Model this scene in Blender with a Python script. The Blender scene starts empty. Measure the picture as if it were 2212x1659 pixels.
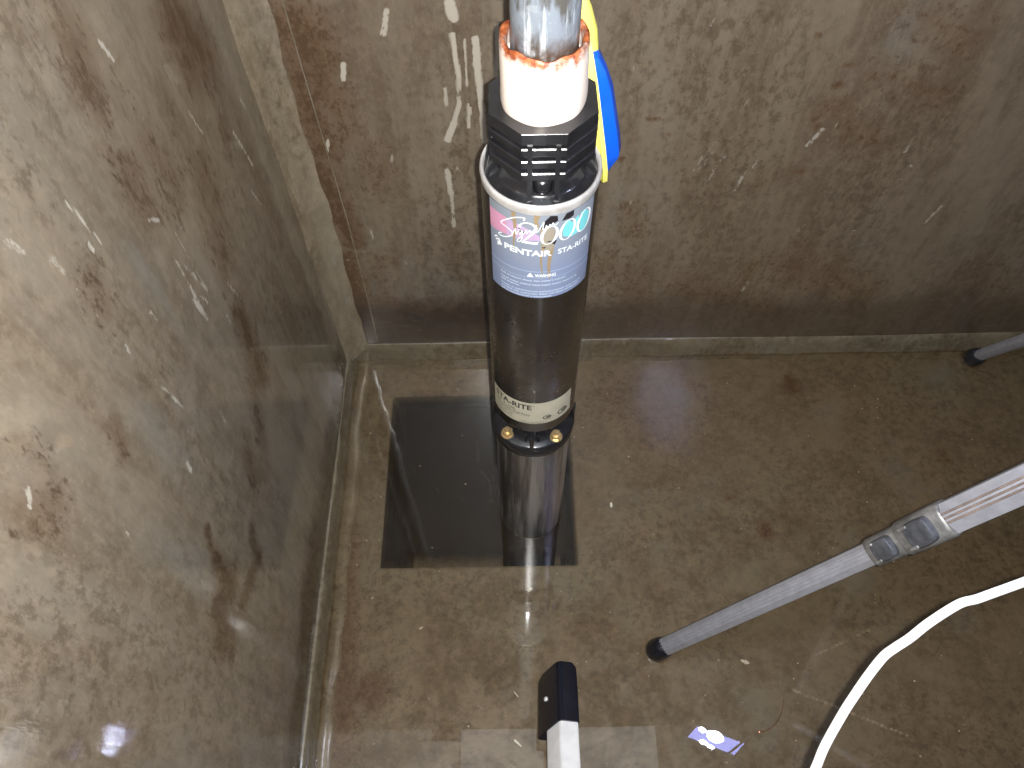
import bpy, bmesh, math, random
import numpy as np
from mathutils import Vector, Matrix
random.seed(7); rng = np.random.default_rng(7)
S = bpy.context.scene
COL = S.collection

# ------------------------------------------------------------------ camera, world, lamps, exposure
CAM = Vector((-0.0262, -0.4696, 1.1463))
RIGHT = Vector((0.99985, -0.01493, -0.00857)); DOWN = Vector((-0.01721, -0.85260, -0.52228)); FWD = Vector((0.00049, 0.52235, -0.85273))
cd = bpy.data.cameras.new('camera'); cam = bpy.data.objects.new('camera', cd); COL.objects.link(cam)
M = Matrix((RIGHT, -DOWN, -FWD)).transposed().to_4x4(); M.translation = CAM
cam.matrix_world = M
cd.sensor_fit = 'HORIZONTAL'; cd.sensor_width = 36.0; cd.lens = 1672.0 / 2212.0 * 36.0
cd.clip_start = 0.01; cd.clip_end = 50
S.camera = cam

W = bpy.data.worlds.new('World'); S.world = W; W.use_nodes = True
W.node_tree.nodes['Background'].inputs[0].default_value = (0.85, 0.92, 1.0, 1)
W.node_tree.nodes['Background'].inputs[1].default_value = 0.02

def area(name, loc, direction, sx, sy, power, color, shape='RECTANGLE'):
    l = bpy.data.lights.new(name, 'AREA'); l.shape = shape; l.size = sx; l.size_y = sy; l.energy = power; l.color = color
    o = bpy.data.objects.new(name, l); COL.objects.link(o); o.location = loc
    o.rotation_euler = Vector(direction).to_track_quat('-Z', 'Y').to_euler(); return o
# the phone's own LED flash, beside its lens
area('phone_flash', CAM + RIGHT*0.011 + DOWN*-0.002, FWD, 0.006, 0.006, 11.5, (1.0, 0.985, 0.95), 'DISK')
# grey daylight through the hatch over the tank
area('hatch_daylight', (0.135, -0.45, 2.2), (0, 0, -1), 0.77, 0.84, 3.6, (0.86, 0.93, 1.0))
area('hatch_side_daylight', (-0.445, -0.47, 2.2), (0, 0, -1), 0.38, 0.80, 1.1, (0.86, 0.93, 1.0))
# brighter open sky past the far edge of the hatch, behind the photographer
area('open_sky', (0.08, -0.86, 2.23), (0, 0.1, -1), 1.15, 0.50, 2.5, (0.80, 0.90, 1.0))

S.view_settings.view_transform = 'Standard'; S.view_settings.look = 'None'
S.view_settings.exposure = 0.02; S.view_settings.gamma = 1.0; S.view_settings.use_curve_mapping = False
S.render.engine = 'CYCLES'
S.cycles.use_denoising = True; S.cycles.max_bounces = 8; S.cycles.transparent_max_bounces = 12
S.cycles.sample_clamp_indirect = 0.0
S.cycles.caustics_reflective = False; S.cycles.blur_glossy = 0.0

# ------------------------------------------------------------------ helpers
def tag(o, label=None, cat=None, group=None, kind=None):
    for k, v in (('label', label), ('category', cat), ('group', group), ('kind', kind)):
        if v: o[k] = v
    return o
def thing(name, label, cat, loc=(0, 0, 0), group=None):
    o = bpy.data.objects.new(name, None); COL.objects.link(o); o.location = loc; o.empty_display_size = .02
    bpy.context.view_layer.update()
    return tag(o, label, cat, group)
def make(name, verts, faces, mats, parent=None, smooth=38, midx=None):
    me = bpy.data.meshes.new(name)
    me.from_pydata([tuple(v) for v in verts], [], [tuple(f) for f in faces])
    for m in (mats if isinstance(mats, (list, tuple)) else [mats]): me.materials.append(m)
    if midx is not None: me.polygons.foreach_set('material_index', midx)
    bm = bmesh.new(); bm.from_mesh(me); bmesh.ops.recalc_face_normals(bm, faces=bm.faces); bm.to_mesh(me); bm.free()
    return link(name, me, parent, smooth)
def link(name, me, parent=None, smooth=38):
    if smooth:
        me.polygons.foreach_set('use_smooth', [True]*len(me.polygons)); me.set_sharp_from_angle(angle=math.radians(smooth))
    o = bpy.data.objects.new(name, me); COL.objects.link(o)
    if parent is not None:
        o.parent = parent
        if parent.type == 'EMPTY': o.matrix_parent_inverse = Matrix.Translation(-parent.location)
    return o
class G:                                                  # gathers faces of one mesh
    def __init__(s): s.v = []; s.f = []; s.m = []
    def add(s, v, f, m=0):
        b = len(s.v); s.v += [tuple(q) for q in v]; s.f += [tuple(i+b for i in q) for q in f]; s.m += [m]*len(f)
    def revolve(s, prof, n=96, c=(0, 0), m=0, axis=None):
        v = []; f = []
        for r, z in prof:
            for i in range(n):
                a = 2*math.pi*i/n; v.append((c[0]+r*math.cos(a), c[1]+r*math.sin(a), z))
        for k in range(len(prof)-1):
            for i in range(n):
                j = (i+1) % n; f.append((k*n+i, k*n+j, (k+1)*n+j, (k+1)*n+i))
        f.append(tuple(range(n))); f.append(tuple((len(prof)-1)*n+i for i in range(n)))
        s.add(v, f, m)
    def loft(s, rings, m=0, cap=True):
        n = len(rings[0]); v = [q for r in rings for q in r]; f = []
        for k in range(len(rings)-1):
            for i in range(n):
                j = (i+1) % n; f.append((k*n+i, k*n+j, (k+1)*n+j, (k+1)*n+i))
        if cap: f.append(tuple(range(n))); f.append(tuple((len(rings)-1)*n+i for i in range(n)))
        s.add(v, f, m)
    def prism(s, poly, z0, z1, bev=0.0, m=0):
        def sc(p, d):
            cx = sum(q[0] for q in p)/len(p); cy = sum(q[1] for q in p)/len(p)
            o = []
            for x, y in p:
                L = math.hypot(x-cx, y-cy); o.append((cx+(x-cx)*(L-d)/L, cy+(y-cy)*(L-d)/L))
            return o
        R = [(sc(poly, bev), z0), (poly, z0+bev), (poly, z1-bev), (sc(poly, bev), z1)] if bev else [(poly, z0), (poly, z1)]
        s.loft([[(x, y, z) for x, y in p] for p, z in R], m)
    def box(s, c, size, M=None, bev=.0, m=0):
        x, y, z = (d/2 for d in size)
        rings = []
        for zz, ins in ((-z, bev), (-z+bev, 0), (z-bev, 0), (z, bev)) if bev else ((-z, 0), (z, 0)):
            b = bev
            a, d = x-ins, y-ins
            q = [(-a+b, -d), (a-b, -d), (a, -d+b), (a, d-b), (a-b, d), (-a+b, d), (-a, d-b), (-a, -d+b)] if bev else [(-a, -d), (a, -d), (a, d), (-a, d)]
            rings.append([(px, py, zz) for px, py in q])
        M = M or Matrix.Identity(3)
        rings = [[tuple(M @ Vector(q) + Vector(c)) for q in r] for r in rings]
        s.loft(rings, m)
    def tube(s, pts, r, n=12, m=0):
        pts = [Vector(q) for q in pts]; rings = []
        up = Vector((.3, .2, 1)).normalized(); prev = None
        for i, q in enumerate(pts):
            t = (pts[min(i+1, len(pts)-1)]-pts[max(i-1, 0)]).normalized()
            if prev is None: a = t.cross(up).normalized() if abs(t.dot(up)) < .95 else t.cross(Vector((1, 0, 0))).normalized()
            else: a = (prev - t*prev.dot(t)).normalized()
            prev = a; b = t.cross(a); rr = r[i] if isinstance(r, (list, tuple)) else r
            rings.append([tuple(q+a*math.cos(2*math.pi*k/n)*rr+b*math.sin(2*math.pi*k/n)*rr) for k in range(n)])
        s.loft(rings, m)
    def build(s, name, mats, parent=None, smooth=38): return make(name, s.v, s.f, mats, parent, smooth, s.m)
def spline(pts, k=6):
    pts = [np.array(q, float) for q in pts]; o = []
    for i in range(len(pts)-1):
        a, b, c, d = pts[max(i-1, 0)], pts[i], pts[i+1], pts[min(i+2, len(pts)-1)]
        for j in range(k):
            t = j/k; o.append(.5*((2*b)+(c-a)*t+(2*a-5*b+4*c-d)*t*t+(3*b-a-3*c+d)*t**3))
    o.append(pts[-1]); return o

# ------------------------------------------------------------------ materials
class NT:
    def __init__(s, name):
        s.m = bpy.data.materials.new(name); s.m.use_nodes = True; s.t = s.m.node_tree; s.n = s.t.nodes; s.l = s.t.links
        s.b = s.n['Principled BSDF']; s.tc = s.n.new('ShaderNodeTexCoord')
    def set(s, **k):
        names = dict(color='Base Color', rough='Roughness', metal='Metallic', spec='Specular IOR Level', coat='Coat Weight', coatr='Coat Roughness', ior='IOR', aniso='Anisotropic', sss='Subsurface Weight')
        for a, v in k.items():
            i = s.b.inputs[names[a]]
            if hasattr(v, 'links'): s.l.new(v, i)
            else: i.default_value = (*v, 1) if isinstance(v, tuple) else v
        return s
    def noise(s, scale, detail=6, rough=.6, stretch=None, seed=0, dist=0):
        mp = s.n.new('ShaderNodeMapping'); s.l.new(s.tc.outputs['Object'], mp.inputs[0])
        mp.inputs['Location'].default_value = (seed*3.1, seed*1.7, seed*2.3)
        if stretch: mp.inputs['Scale'].default_value = stretch
        t = s.n.new('ShaderNodeTexNoise'); t.inputs['Scale'].default_value = scale; t.inputs['Detail'].default_value = detail; t.inputs['Roughness'].default_value = rough; t.inputs['Distortion'].default_value = dist
        s.l.new(mp.outputs[0], t.inputs['Vector']); return t.outputs['Fac']
    def ramp(s, x, a, b, lo=0., hi=1.):
        r = s.n.new('ShaderNodeMapRange'); r.interpolation_type = 'SMOOTHSTEP'
        s.l.new(x, r.inputs[0]); r.inputs[1].default_value = a; r.inputs[2].default_value = b; r.inputs[3].default_value = lo; r.inputs[4].default_value = hi
        return r.outputs[0]
    def math(s, op, a, b=None, c=None):
        n = s.n.new('ShaderNodeMath'); n.operation = op
        for i, v in enumerate((a, b, c)):
            if v is None: continue
            if hasattr(v, 'links'): s.l.new(v, n.inputs[i])
            else: n.inputs[i].default_value = v
        return n.outputs[0]
    def mix(s, f, a, b):
        n = s.n.new('ShaderNodeMix'); n.data_type = 'RGBA'
        for i, v in ((0, f), (6, a), (7, b)):
            if hasattr(v, 'links'): s.l.new(v, n.inputs[i])
            else: n.inputs[i].default_value = (*v, 1) if isinstance(v, tuple) else v
        return n.outputs[2]
    def attr(s, name):
        a = s.n.new('ShaderNodeAttribute'); a.attribute_name = name
        sp = s.n.new('ShaderNodeSeparateColor'); s.l.new(a.outputs['Color'], sp.inputs[0]); return sp.outputs
    def pos(s):
        sp = s.n.new('ShaderNodeSeparateXYZ'); s.l.new(s.tc.outputs['Object'], sp.inputs[0]); return sp.outputs
    def bump(s, h, strength=.3, dist=.001):
        b = s.n.new('ShaderNodeBump'); b.inputs['Strength'].default_value = strength; b.inputs['Distance'].default_value = dist
        s.l.new(h, b.inputs['Height']); s.l.new(b.outputs[0], s.b.inputs['Normal']); return s
def plain(name, color, rough=.5, metal=0., nscale=60, var=.25, bump=0., coat=0., spec=.5, bscale=None):
    k = NT(name); f = k.ramp(k.noise(nscale), .3, .7)
    dk = tuple(c*(1-var) for c in color); lt = tuple(min(1, c*(1+var)) for c in color)
    k.set(color=k.mix(f, dk, lt), rough=k.ramp(k.noise(nscale*1.7, seed=3), .3, .7, max(.02, rough*.8), min(1, rough*1.2)), metal=metal, coat=coat, spec=spec)
    if bump: k.bump(k.noise(bscale or nscale*4, seed=5), bump, .001)
    return k.m

def tank_material(name, base1, base2, brown, spk_stretch, rough=.38, coat=.35, scr=(.55, .52, .46), streak=(1, 1, .22), seed=0, coatr=.2, silt_shade=None, cbump=.08, cior=1.8, rust=(.058, .031, .016)):
    k = NT(name)
    a = k.attr('marks')
    big = k.ramp(k.noise(3.2, 5, .6, streak, 1+seed), .35, .65)
    mid = k.ramp(k.noise(17, 10, .72, streak, 2+seed), .40, .62)
    fine = k.noise(70, 8, .7, (1, 1, .7), 4+seed)
    c = k.mix(big, base1, base2)
    c = k.mix(k.math('MULTIPLY', mid, .75), c, brown)
    c = k.mix(k.ramp(fine, .40, .68, 0, .5), c, tuple(q*1.25 for q in base1))
    gr = k.noise(95, 6, .75, (1, 1, .6), 21+seed); zone = k.ramp(k.noise(7, 4, .6, streak, 22+seed), .36, .58)
    c = k.mix(k.math('MULTIPLY', k.ramp(gr, .47, .61, 0, .60), zone), c, tuple(q*.62 for q in brown))
    gr2 = k.noise(150, 6, .75, (1, 1, .7), 25+seed); c = k.mix(k.ramp(gr2, .52, .66, 0, .36), c, tuple(min(1, q*1.35) for q in base1))
    haze = k.ramp(k.noise(9, 6, .6, (1, 1, .35), 9+seed), .55, .72, 0, .4)
    c = k.mix(haze, c, tuple(q*1.18 for q in (base2[1], base2[1]*.98, base2[1]*.9)))
    # stains: soft drawn patches broken up into speckles
    spk = k.noise(210, 4, .7, spk_stretch, 6+seed); spk2 = k.noise(75, 6, .65, spk_stretch, 7+seed)
    g = k.math('ADD', k.math('MULTIPLY', a[1], .62), k.math('MULTIPLY', k.math('SUBTRACT', k.math('ADD', spk, spk2), 1.0), 2.1))
    g = k.math('MULTIPLY', g, k.ramp(a[1], .02, .2))
    dm = k.ramp(g, .20, .72, 0, .72)
    c = k.mix(k.math('MULTIPLY', k.ramp(a[1], .03, .75), .62), c, tuple(q*1.7 for q in rust)); c = k.mix(dm, c, rust)
    g2 = k.ramp(k.noise(150, 4, .6, spk_stretch, 11+seed), .66, .76, 0, .75)      # loose specks everywhere
    g2 = k.math('MULTIPLY', g2, k.ramp(k.noise(6, 4, .6, streak, 12+seed), .5, .65))
    c = k.mix(g2, c, (.07, .045, .026))
    # pale scrapes with ragged edges
    sc = k.math('ADD', a[0], k.math('MULTIPLY', k.math('SUBTRACT', k.noise(130, 8, .78, (1, 1, .4), 8+seed), .5), 2.8))
    c = k.mix(k.math('MULTIPLY', k.ramp(sc, .34, .58, 0, 1), k.ramp(a[0], .02, .9, .25, 1.0)), c, scr)
    tiny = k.ramp(k.noise(260, 2, .5, (1, 1, .6), 13+seed), .765, .79, 0, .5)
    c = k.mix(k.math('MULTIPLY', tiny, k.ramp(k.noise(11, 3, .5, None, 14+seed), .45, .6)), c, scr)
    if silt_shade:                                               # dark deposit along old water line, plus shade painted low on the left wall
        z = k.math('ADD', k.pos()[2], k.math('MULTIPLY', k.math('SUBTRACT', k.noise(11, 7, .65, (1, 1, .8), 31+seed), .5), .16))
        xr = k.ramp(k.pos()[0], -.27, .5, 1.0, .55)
        c = k.mix(k.math('MULTIPLY', k.math('MULTIPLY', k.ramp(z, silt_shade, silt_shade*.62, 0, 1.0), xr), k.ramp(k.noise(60, 6, .7, (1, 1, 2.5), 32), .30, .52, .7, 1)), c, (.032, .019, .011))
    k.set(color=c, rough=k.ramp(mid, 0, 1, rough*.8, rough*1.2), coat=coat, coatr=coatr, spec=.4)
    k.b.inputs['Coat IOR'].default_value = cior
    cb = k.n.new('ShaderNodeBump'); cb.inputs['Strength'].default_value = cbump; cb.inputs['Distance'].default_value = .001
    k.l.new(k.noise(120, 4, .6, (1, 1, .18), 33+seed), cb.inputs['Height']); k.l.new(cb.outputs[0], k.b.inputs['Coat Normal'])
    h = k.math('ADD', k.math('MULTIPLY', k.noise(55, 6, .65, (1, 1, .3), 15+seed), 1.0), k.math('MULTIPLY', k.noise(210, 3, .6, (1, 1, .3), 16+seed), .35))
    k.bump(h, .35, .0012)
    return k.m
MAT_LEFT = tank_material('stained_gelcoat_grey', (.245, .203, .150), (.208, .186, .152), (.142, .104, .068), (1, 1, .5), .42, .9, coatr=.055, cbump=.14, cior=2.7, silt_shade=.15)
MAT_BACK = tank_material('stained_gelcoat_brown', (.185, .144, .100), (.222, .186, .140), (.108, .073, .045), (1, 1, .75), .45, .9, seed=5, coatr=.27, silt_shade=.19, cbump=.05, cior=2.3, scr=(.50, .455, .38), rust=(.070, .034, .014))
MAT_TRIM = tank_material('sealant_strip', (.275, .232, .165), (.235, .195, .135), (.150, .105, .062), (1, 1, .6), .32, .9, seed=9, coatr=.27, cior=2.4)
MAT_BASE = tank_material('base_sealant', (.195, .165, .112), (.170, .145, .10), (.105, .076, .046), (1, 1, 1), .3, .9, streak=(1, 1, 1), seed=12)
MAT_FLOOR = tank_material('muddy_floor', (.158, .122, .082), (.150, .134, .095), (.092, .068, .044), (1, 1, 1), .55, .0, scr=(.33, .27, .22), streak=(1, 1, 1), seed=3)

def water_material():
    m = bpy.data.materials.new('clear_shallow_water'); m.use_nodes = True; t = m.node_tree; n = t.nodes; l = t.links
    n.remove(n['Principled BSDF']); out = n['Material Output']
    tr = n.new('ShaderNodeBsdfTransparent'); tr.inputs[0].default_value = (.93, .88, .80, 1)
    gl = n.new('ShaderNodeBsdfGlossy'); gl.inputs['Roughness'].default_value = .014
    fr = n.new('ShaderNodeFresnel'); geo = n.new('ShaderNodeNewGeometry'); io = n.new('ShaderNodeMapRange')     # a single sheet of film: same gloss from above and below
    l.new(geo.outputs['Backfacing'], io.inputs[0]); io.inputs[3].default_value = 1.54; io.inputs[4].default_value = 1/1.54; l.new(io.outputs[0], fr.inputs[0])
    mx = n.new('ShaderNodeMixShader'); l.new(fr.outputs[0], mx.inputs[0]); l.new(tr.outputs[0], mx.inputs[1]); l.new(gl.outputs[0], mx.inputs[2]); l.new(mx.outputs[0], out.inputs[0])
    tc = n.new('ShaderNodeTexCoord'); nz = n.new('ShaderNodeTexNoise'); nz.inputs['Scale'].default_value = 9; nz.inputs['Detail'].default_value = 2
    l.new(tc.outputs['Object'], nz.inputs['Vector'])
    b = n.new('ShaderNodeBump'); b.inputs['Strength'].default_value = .05; b.inputs['Distance'].default_value = .0012
    l.new(nz.outputs['Fac'], b.inputs['Height']); l.new(b.outputs[0], gl.inputs['Normal'])
    return m
MAT_WATER = water_material()
def murk_material():
    m = bpy.data.materials.new('murky_sump_water'); m.use_nodes = True; t = m.node_tree; n = t.nodes; l = t.links
    n.remove(n['Principled BSDF']); out = n['Material Output']
    tr = n.new('ShaderNodeBsdfTransparent'); tr.inputs[0].default_value = (.5, .42, .35, 1)
    df = n.new('ShaderNodeBsdfDiffuse'); tc = n.new('ShaderNodeTexCoord'); nz = n.new('ShaderNodeTexNoise'); nz.inputs['Scale'].default_value = 7
    l.new(tc.outputs['Object'], nz.inputs['Vector']); cr = n.new('ShaderNodeMix'); cr.data_type = 'RGBA'
    cr.inputs[6].default_value = (.017, .014, .012, 1); cr.inputs[7].default_value = (.026, .022, .019, 1); l.new(nz.outputs['Fac'], cr.inputs[0]); l.new(cr.outputs[2], df.inputs[0])
    # the silty water gets deeper, and so murkier, away from the rim of the pit
    sp = n.new('ShaderNodeSeparateXYZ'); l.new(tc.outputs['Object'], sp.inputs[0])
    def mt(op, x, y):
        q = n.new('ShaderNodeMath'); q.operation = op
        for i, v in enumerate((x, y)):
            if hasattr(v, 'links'): l.new(v, q.inputs[i])
            else: q.inputs[i].default_value = v
        return q.outputs[0]
    dx = mt('SUBTRACT', .1565, mt('ABSOLUTE', mt('ADD', sp.outputs[0], .081), 0)); dy = mt('SUBTRACT', .1565, mt('ABSOLUTE', mt('ADD', sp.outputs[1], -.0645), 0))
    d = mt('ADD', mt('MINIMUM', dx, dy), mt('MULTIPLY', mt('SUBTRACT', nz.outputs['Fac'], .5), .006))
    r = n.new('ShaderNodeMapRange'); r.interpolation_type = 'SMOOTHSTEP'; l.new(d, r.inputs[0]); r.inputs[1].default_value = 0; r.inputs[2].default_value = .034; r.inputs[4].default_value = .97
    mx = n.new('ShaderNodeMixShader'); l.new(r.outputs[0], mx.inputs[0]); l.new(tr.outputs[0], mx.inputs[1]); l.new(df.outputs[0], mx.inputs[2]); l.new(mx.outputs[0], out.inputs[0])
    tr.inputs[0].default_value = (1, 1, 1, 1)
    return m
MAT_MURK = murk_material()
MAT_SHELL = plain('dark_coated_steel', (.012, .0098, .0085), .30, 0, 30, .2, .02, coat=1.0, spec=.35)
MAT_SHELL.node_tree.nodes['Principled BSDF'].inputs['Coat IOR'].default_value = 1.75; MAT_SHELL.node_tree.nodes['Principled BSDF'].inputs['Coat Roughness'].default_value = .21
def steel():
    k = NT('wet_stainless'); f = k.ramp(k.noise(70, 7, .65, (1, 1, .05)), .38, .64)
    drip = k.ramp(k.noise(55, 5, .6, (1, 1, .18), 3), .55, .65)
    k.set(color=k.mix(f, (.17, .16, .155), (.62, .61, .61)), metal=.9, rough=k.math('ADD', k.ramp(f, 0, 1, .30, .42), k.math('MULTIPLY', drip, .12)))
    k.bump(k.noise(160, 4, .6, (1, 1, .35), 7), .12, .0006); return k.m
MAT_STEEL = steel()
MAT_RIM = plain('bright_stainless_ring', (.80, .78, .77), .36, .55, 80, .15, .03)
MAT_BLACK = plain('wet_black_plastic', (.012, .012, .014), .22, 0, 50, .3, .06, coat=.4, bscale=300)
MAT_RUBBER = plain('wet_black_rubber', (.010, .011, .016), .3, 0, 60, .3, .5, coat=.5, bscale=420)
MAT_CAP = plain('wet_blue_black_plastic', (.007, .009, .018), .2, 0, 60, .3, .25, coat=1.0, bscale=260)
MAT_BRASS = plain('yellow_zinc', (.62, .45, .24), .32, .75, 120, .2, .05)
MAT_ALU = plain('bright_aluminium', (.88, .88, .90), .42, .12, 60, .06, .05)
MAT_CORD = plain('white_cord_sheath', (.80, .79, .80), .5, 0, 40, .04, .05)
MAT_YELLOW = plain('yellow_plastic', (.86, .78, .16), .42, 0, 30, .05)
MAT_BLUE = plain('blue_plastic', (.004, .09, .62), .38, 0, 30, .08)
MAT_TUBE = plain('grey_anodised_tube', (.33, .33, .365), .48, .08, 90, .10, .12, bscale=500)
MAT_GROOVE = plain('dirty_groove', (.22, .17, .145), .7, 0, 80, .3)
MAT_CLAMP = plain('worn_grey_clamp', (.20, .195, .19), .42, .3, 90, .3, .2, bscale=400)
MAT_LEVER = plain('dark_lever', (.075, .078, .088), .4, 0, 90, .3, .2, bscale=400)
MAT_LAMPBODY = plain('lamp_housing', (.05, .05, .055), .4, 0, 40, .2)
def emit(name, c, e):
    m = bpy.data.materials.new(name); m.use_nodes = True; b = m.node_tree.nodes['Principled BSDF']
    b.inputs['Base Color'].default_value = (.05, .05, .06, 1); b.inputs['Emission Color'].default_value = (*c, 1); b.inputs['Emission Strength'].default_value = e; return m
MAT_PANEL = emit('lit_lamp_glass', (.36, .40, 1.0), 22.0); MAT_LED = emit('lit_leds', (.66, .74, 1.0), 230.0); MAT_CORE = emit('lit_led_core', (.72, .80, 1.0), 2600.0)
def rusty(name, clean, rust, z0, z1, rough, metal):
    k = NT(name); z = k.pos()[2]
    h = k.math('ADD', k.ramp(z, z0, z1), k.math('MULTIPLY', k.math('SUBTRACT', k.noise(130, 6, .7), .5), 1.0))
    run = k.math('MULTIPLY', k.ramp(k.noise(60, 3, .5, (1, 1, .12), 4), .6, .72), .4)
    f = k.ramp(k.math('ADD', h, run), .48, .95)
    c = k.mix(f, clean, k.mix(k.ramp(k.noise(210, 4, .6, None, 2), .35, .65), rust, (.45, .14, .05)))
    k.set(color=c, rough=rough, metal=metal); k.bump(k.noise(180, 5, .6), .3, .001); return k.m
MAT_COUPLING = rusty('pale_zinc_coupling', (.88, .77, .69), (.20, .035, .010), .806, .831, .42, .1)
def pipe_mat():
    k = NT('galvanised_pipe'); v = k.ramp(k.noise(52, 7, .62, (1, 1, .35)), .44, .56); w = k.ramp(k.noise(95, 4, .6, (1, 1, .08), 3), .57, .64); y = k.ramp(k.noise(120, 5, .6, None, 8), .56, .62)
    c = k.mix(v, (.13, .125, .115), (.30, .34, .40)); c = k.mix(k.math('MULTIPLY', y, .6), c, (.40, .44, .48)); c = k.mix(w, c, (.70, .76, .82))
    z = k.pos()[2]; c = k.mix(k.math('MULTIPLY', k.ramp(z, .848, .822), k.ramp(k.noise(60, 4), .3, .6)), c, (.10, .055, .03))
    k.set(color=c, rough=.3, metal=.35); k.bump(k.noise(90, 4, .6, (1, 1, .2), 6), .15, .001); return k.m
MAT_PIPE = pipe_mat()
# ------------------------------------------------------------------ scrapes and stains, in metres on each surface: (a0, b0, a1, b1, width, strength)
SCR_L1 = [(0.015, 0.817, 0.021, 0.798, 0.005, 0.9), (0.096, 0.694, 0.105, 0.661, 0.004, 0.8), (0.171, 0.606, 0.179, 0.579, 0.005, 0.9), (0.179, 0.579, 0.187, 0.546, 0.005, 0.9), (0.218, 0.609, 0.226, 0.585, 0.004, 0.6), (0.163, 0.641, 0.162, 0.636, 0.003, 0.5), (0.159, 0.536, 0.17, 0.502, 0.004, 0.8), (-0.11, 0.792, -0.105, 0.746, 0.0035, 0.7), (-0.116, 0.758, -0.116, 0.75, 0.005, 0.7), (-0.037, 0.666, -0.04, 0.569, 0.005, 0.6), (-0.032, 0.644, -0.017, 0.584, 0.008, 0.45), (-0.018, 0.662, -0.018, 0.589, 0.004, 0.5), (-0.045, 0.604, -0.041, 0.571, 0.007, 0.7), (-0.032, 0.594, -0.026, 0.576, 0.004, 0.6), (-0.008, 0.533, -0.007, 0.516, 0.005, 0.7), (0.022, 0.546, 0.032, 0.507, 0.003, 0.6), (-0.041, 0.701, -0.03, 0.689, 0.006, 0.6), (-0.147, 0.684, -0.15, 0.676, 0.005, 0.5), (-0.009, 0.667, -0.006, 0.653, 0.004, 0.5), (-0.104, 0.665, -0.102, 0.653, 0.005, 0.5), (0.204, 0.429, 0.203, 0.418, 0.003, 0.5), (0.194, 0.476, 0.196, 0.462, 0.003, 0.5), (-0.153, 0.785, -0.149, 0.762, 0.008, 0.35), (0.229, 0.529, 0.23, 0.52, 0.003, 0.5), (-0.171, 0.82, -0.166, 0.808, 0.01, 0.4)]
SCR_L2 = [(-0.145, 0.631, -0.139, 0.572, 0.006, 0.55), (-0.1, 0.503, -0.104, 0.487, 0.006, 0.45), (-0.177, 0.548, -0.179, 0.537, 0.006, 0.7), (-0.155, 0.517, -0.159, 0.497, 0.004, 0.4), (-0.313, 0.667, -0.316, 0.655, 0.008, 0.35), (-0.264, 0.618, -0.266, 0.612, 0.004, 0.5), (-0.149, 0.561, -0.153, 0.561, 0.003, 0.7), (-0.335, 0.572, -0.34, 0.565, 0.004, 0.4), (-0.284, 0.735, -0.292, 0.729, 0.007, 0.5), (-0.28, 0.186, -0.296, 0.173, 0.004, 0.3)]
DRK_L = [(0.141, 0.756, 0.174, 0.69, 0.0561, 0.86), (0.138, 0.739, 0.136, 0.699, 0.0374, 0.69), (-0.015, 0.829, -0.024, 0.818, 0.0468, 0.69), (-0.019, 0.808, -0.026, 0.794, 0.0337, 0.69), (0.006, 0.732, 0.018, 0.682, 0.0561, 0.57), (-0.032, 0.735, -0.034, 0.709, 0.0468, 0.69), (0.062, 0.64, 0.048, 0.568, 0.0561, 0.52), (0.025, 0.706, 0.025, 0.681, 0.0374, 0.57), (0.015, 0.498, -0.004, 0.421, 0.0468, 0.8), (0.034, 0.593, 0.024, 0.554, 0.0374, 0.46), (-0.045, 0.777, -0.024, 0.732, 0.0374, 0.34), (0.16, 0.636, 0.147, 0.608, 0.0281, 0.46), (0.065, 0.737, 0.059, 0.705, 0.0374, 0.4), (0.227, 0.256, 0.223, 0.157, 0.0374, 0.46), (-0.008, 0.78, -0.005, 0.759, 0.0748, 0.34), (-0.135, 0.742, -0.142, 0.721, 0.0374, 0.46), (-0.044, 0.867, -0.035, 0.853, 0.0561, 0.29)]
DRK_L2 = [(-0.261, 0.763, -0.265, 0.744, 0.0306, 0.27), (-0.271, 0.73, -0.274, 0.712, 0.0374, 0.315), (-0.211, 0.48, -0.23, 0.444, 0.012, 0.9), (-0.226, 0.446, -0.237, 0.396, 0.0204, 1.0), (-0.237, 0.396, -0.265, 0.412, 0.034, 1.0), (-0.259, 0.408, -0.288, 0.392, 0.034, 0.9), (-0.267, 0.369, -0.29, 0.363, 0.0204, 0.8), (-0.185, 0.325, -0.241, 0.353, 0.0204, 0.9), (-0.098, 0.414, -0.115, 0.38, 0.034, 0.5), (-0.166, 0.361, -0.181, 0.344, 0.0204, 0.7), (-0.205, 0.668, -0.218, 0.65, 0.0204, 0.5), (-0.255, 0.7, -0.253, 0.689, 0.034, 0.1575), (-0.026, 0.437, -0.068, 0.37, 0.034, 0.6), (-0.292, 0.729, -0.284, 0.709, 0.034, 0.5), (-0.084, 0.212, -0.099, 0.166, 0.034, 0.18000000000000002)]
SCR_B1 = [(-0.084, 0.629, -0.081, 0.575, 0.008, 0.88), (-0.081, 0.575, -0.082, 0.539, 0.008, 0.69), (-0.082, 0.539, -0.091, 0.509, 0.009, 0.75), (-0.091, 0.509, -0.101, 0.484, 0.012, 0.94), (-0.071, 0.622, -0.072, 0.564, 0.005, 0.75), (-0.059, 0.622, -0.059, 0.586, 0.013, 0.94), (-0.059, 0.586, -0.056, 0.529, 0.011, 0.94), (-0.056, 0.529, -0.055, 0.481, 0.01, 0.88), (-0.035, 0.638, -0.037, 0.574, 0.008, 0.75), (-0.072, 0.537, -0.073, 0.502, 0.005, 0.75), (-0.084, 0.664, -0.082, 0.648, 0.016, 1), (-0.105, 0.434, -0.103, 0.395, 0.012, 0.75), (-0.103, 0.395, -0.104, 0.331, 0.009, 0.62), (-0.098, 0.559, -0.099, 0.537, 0.008, 0.62), (-0.092, 0.439, -0.089, 0.434, 0.006, 0.62), (-0.069, 0.531, -0.071, 0.523, 0.006, 0.62)]
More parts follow.
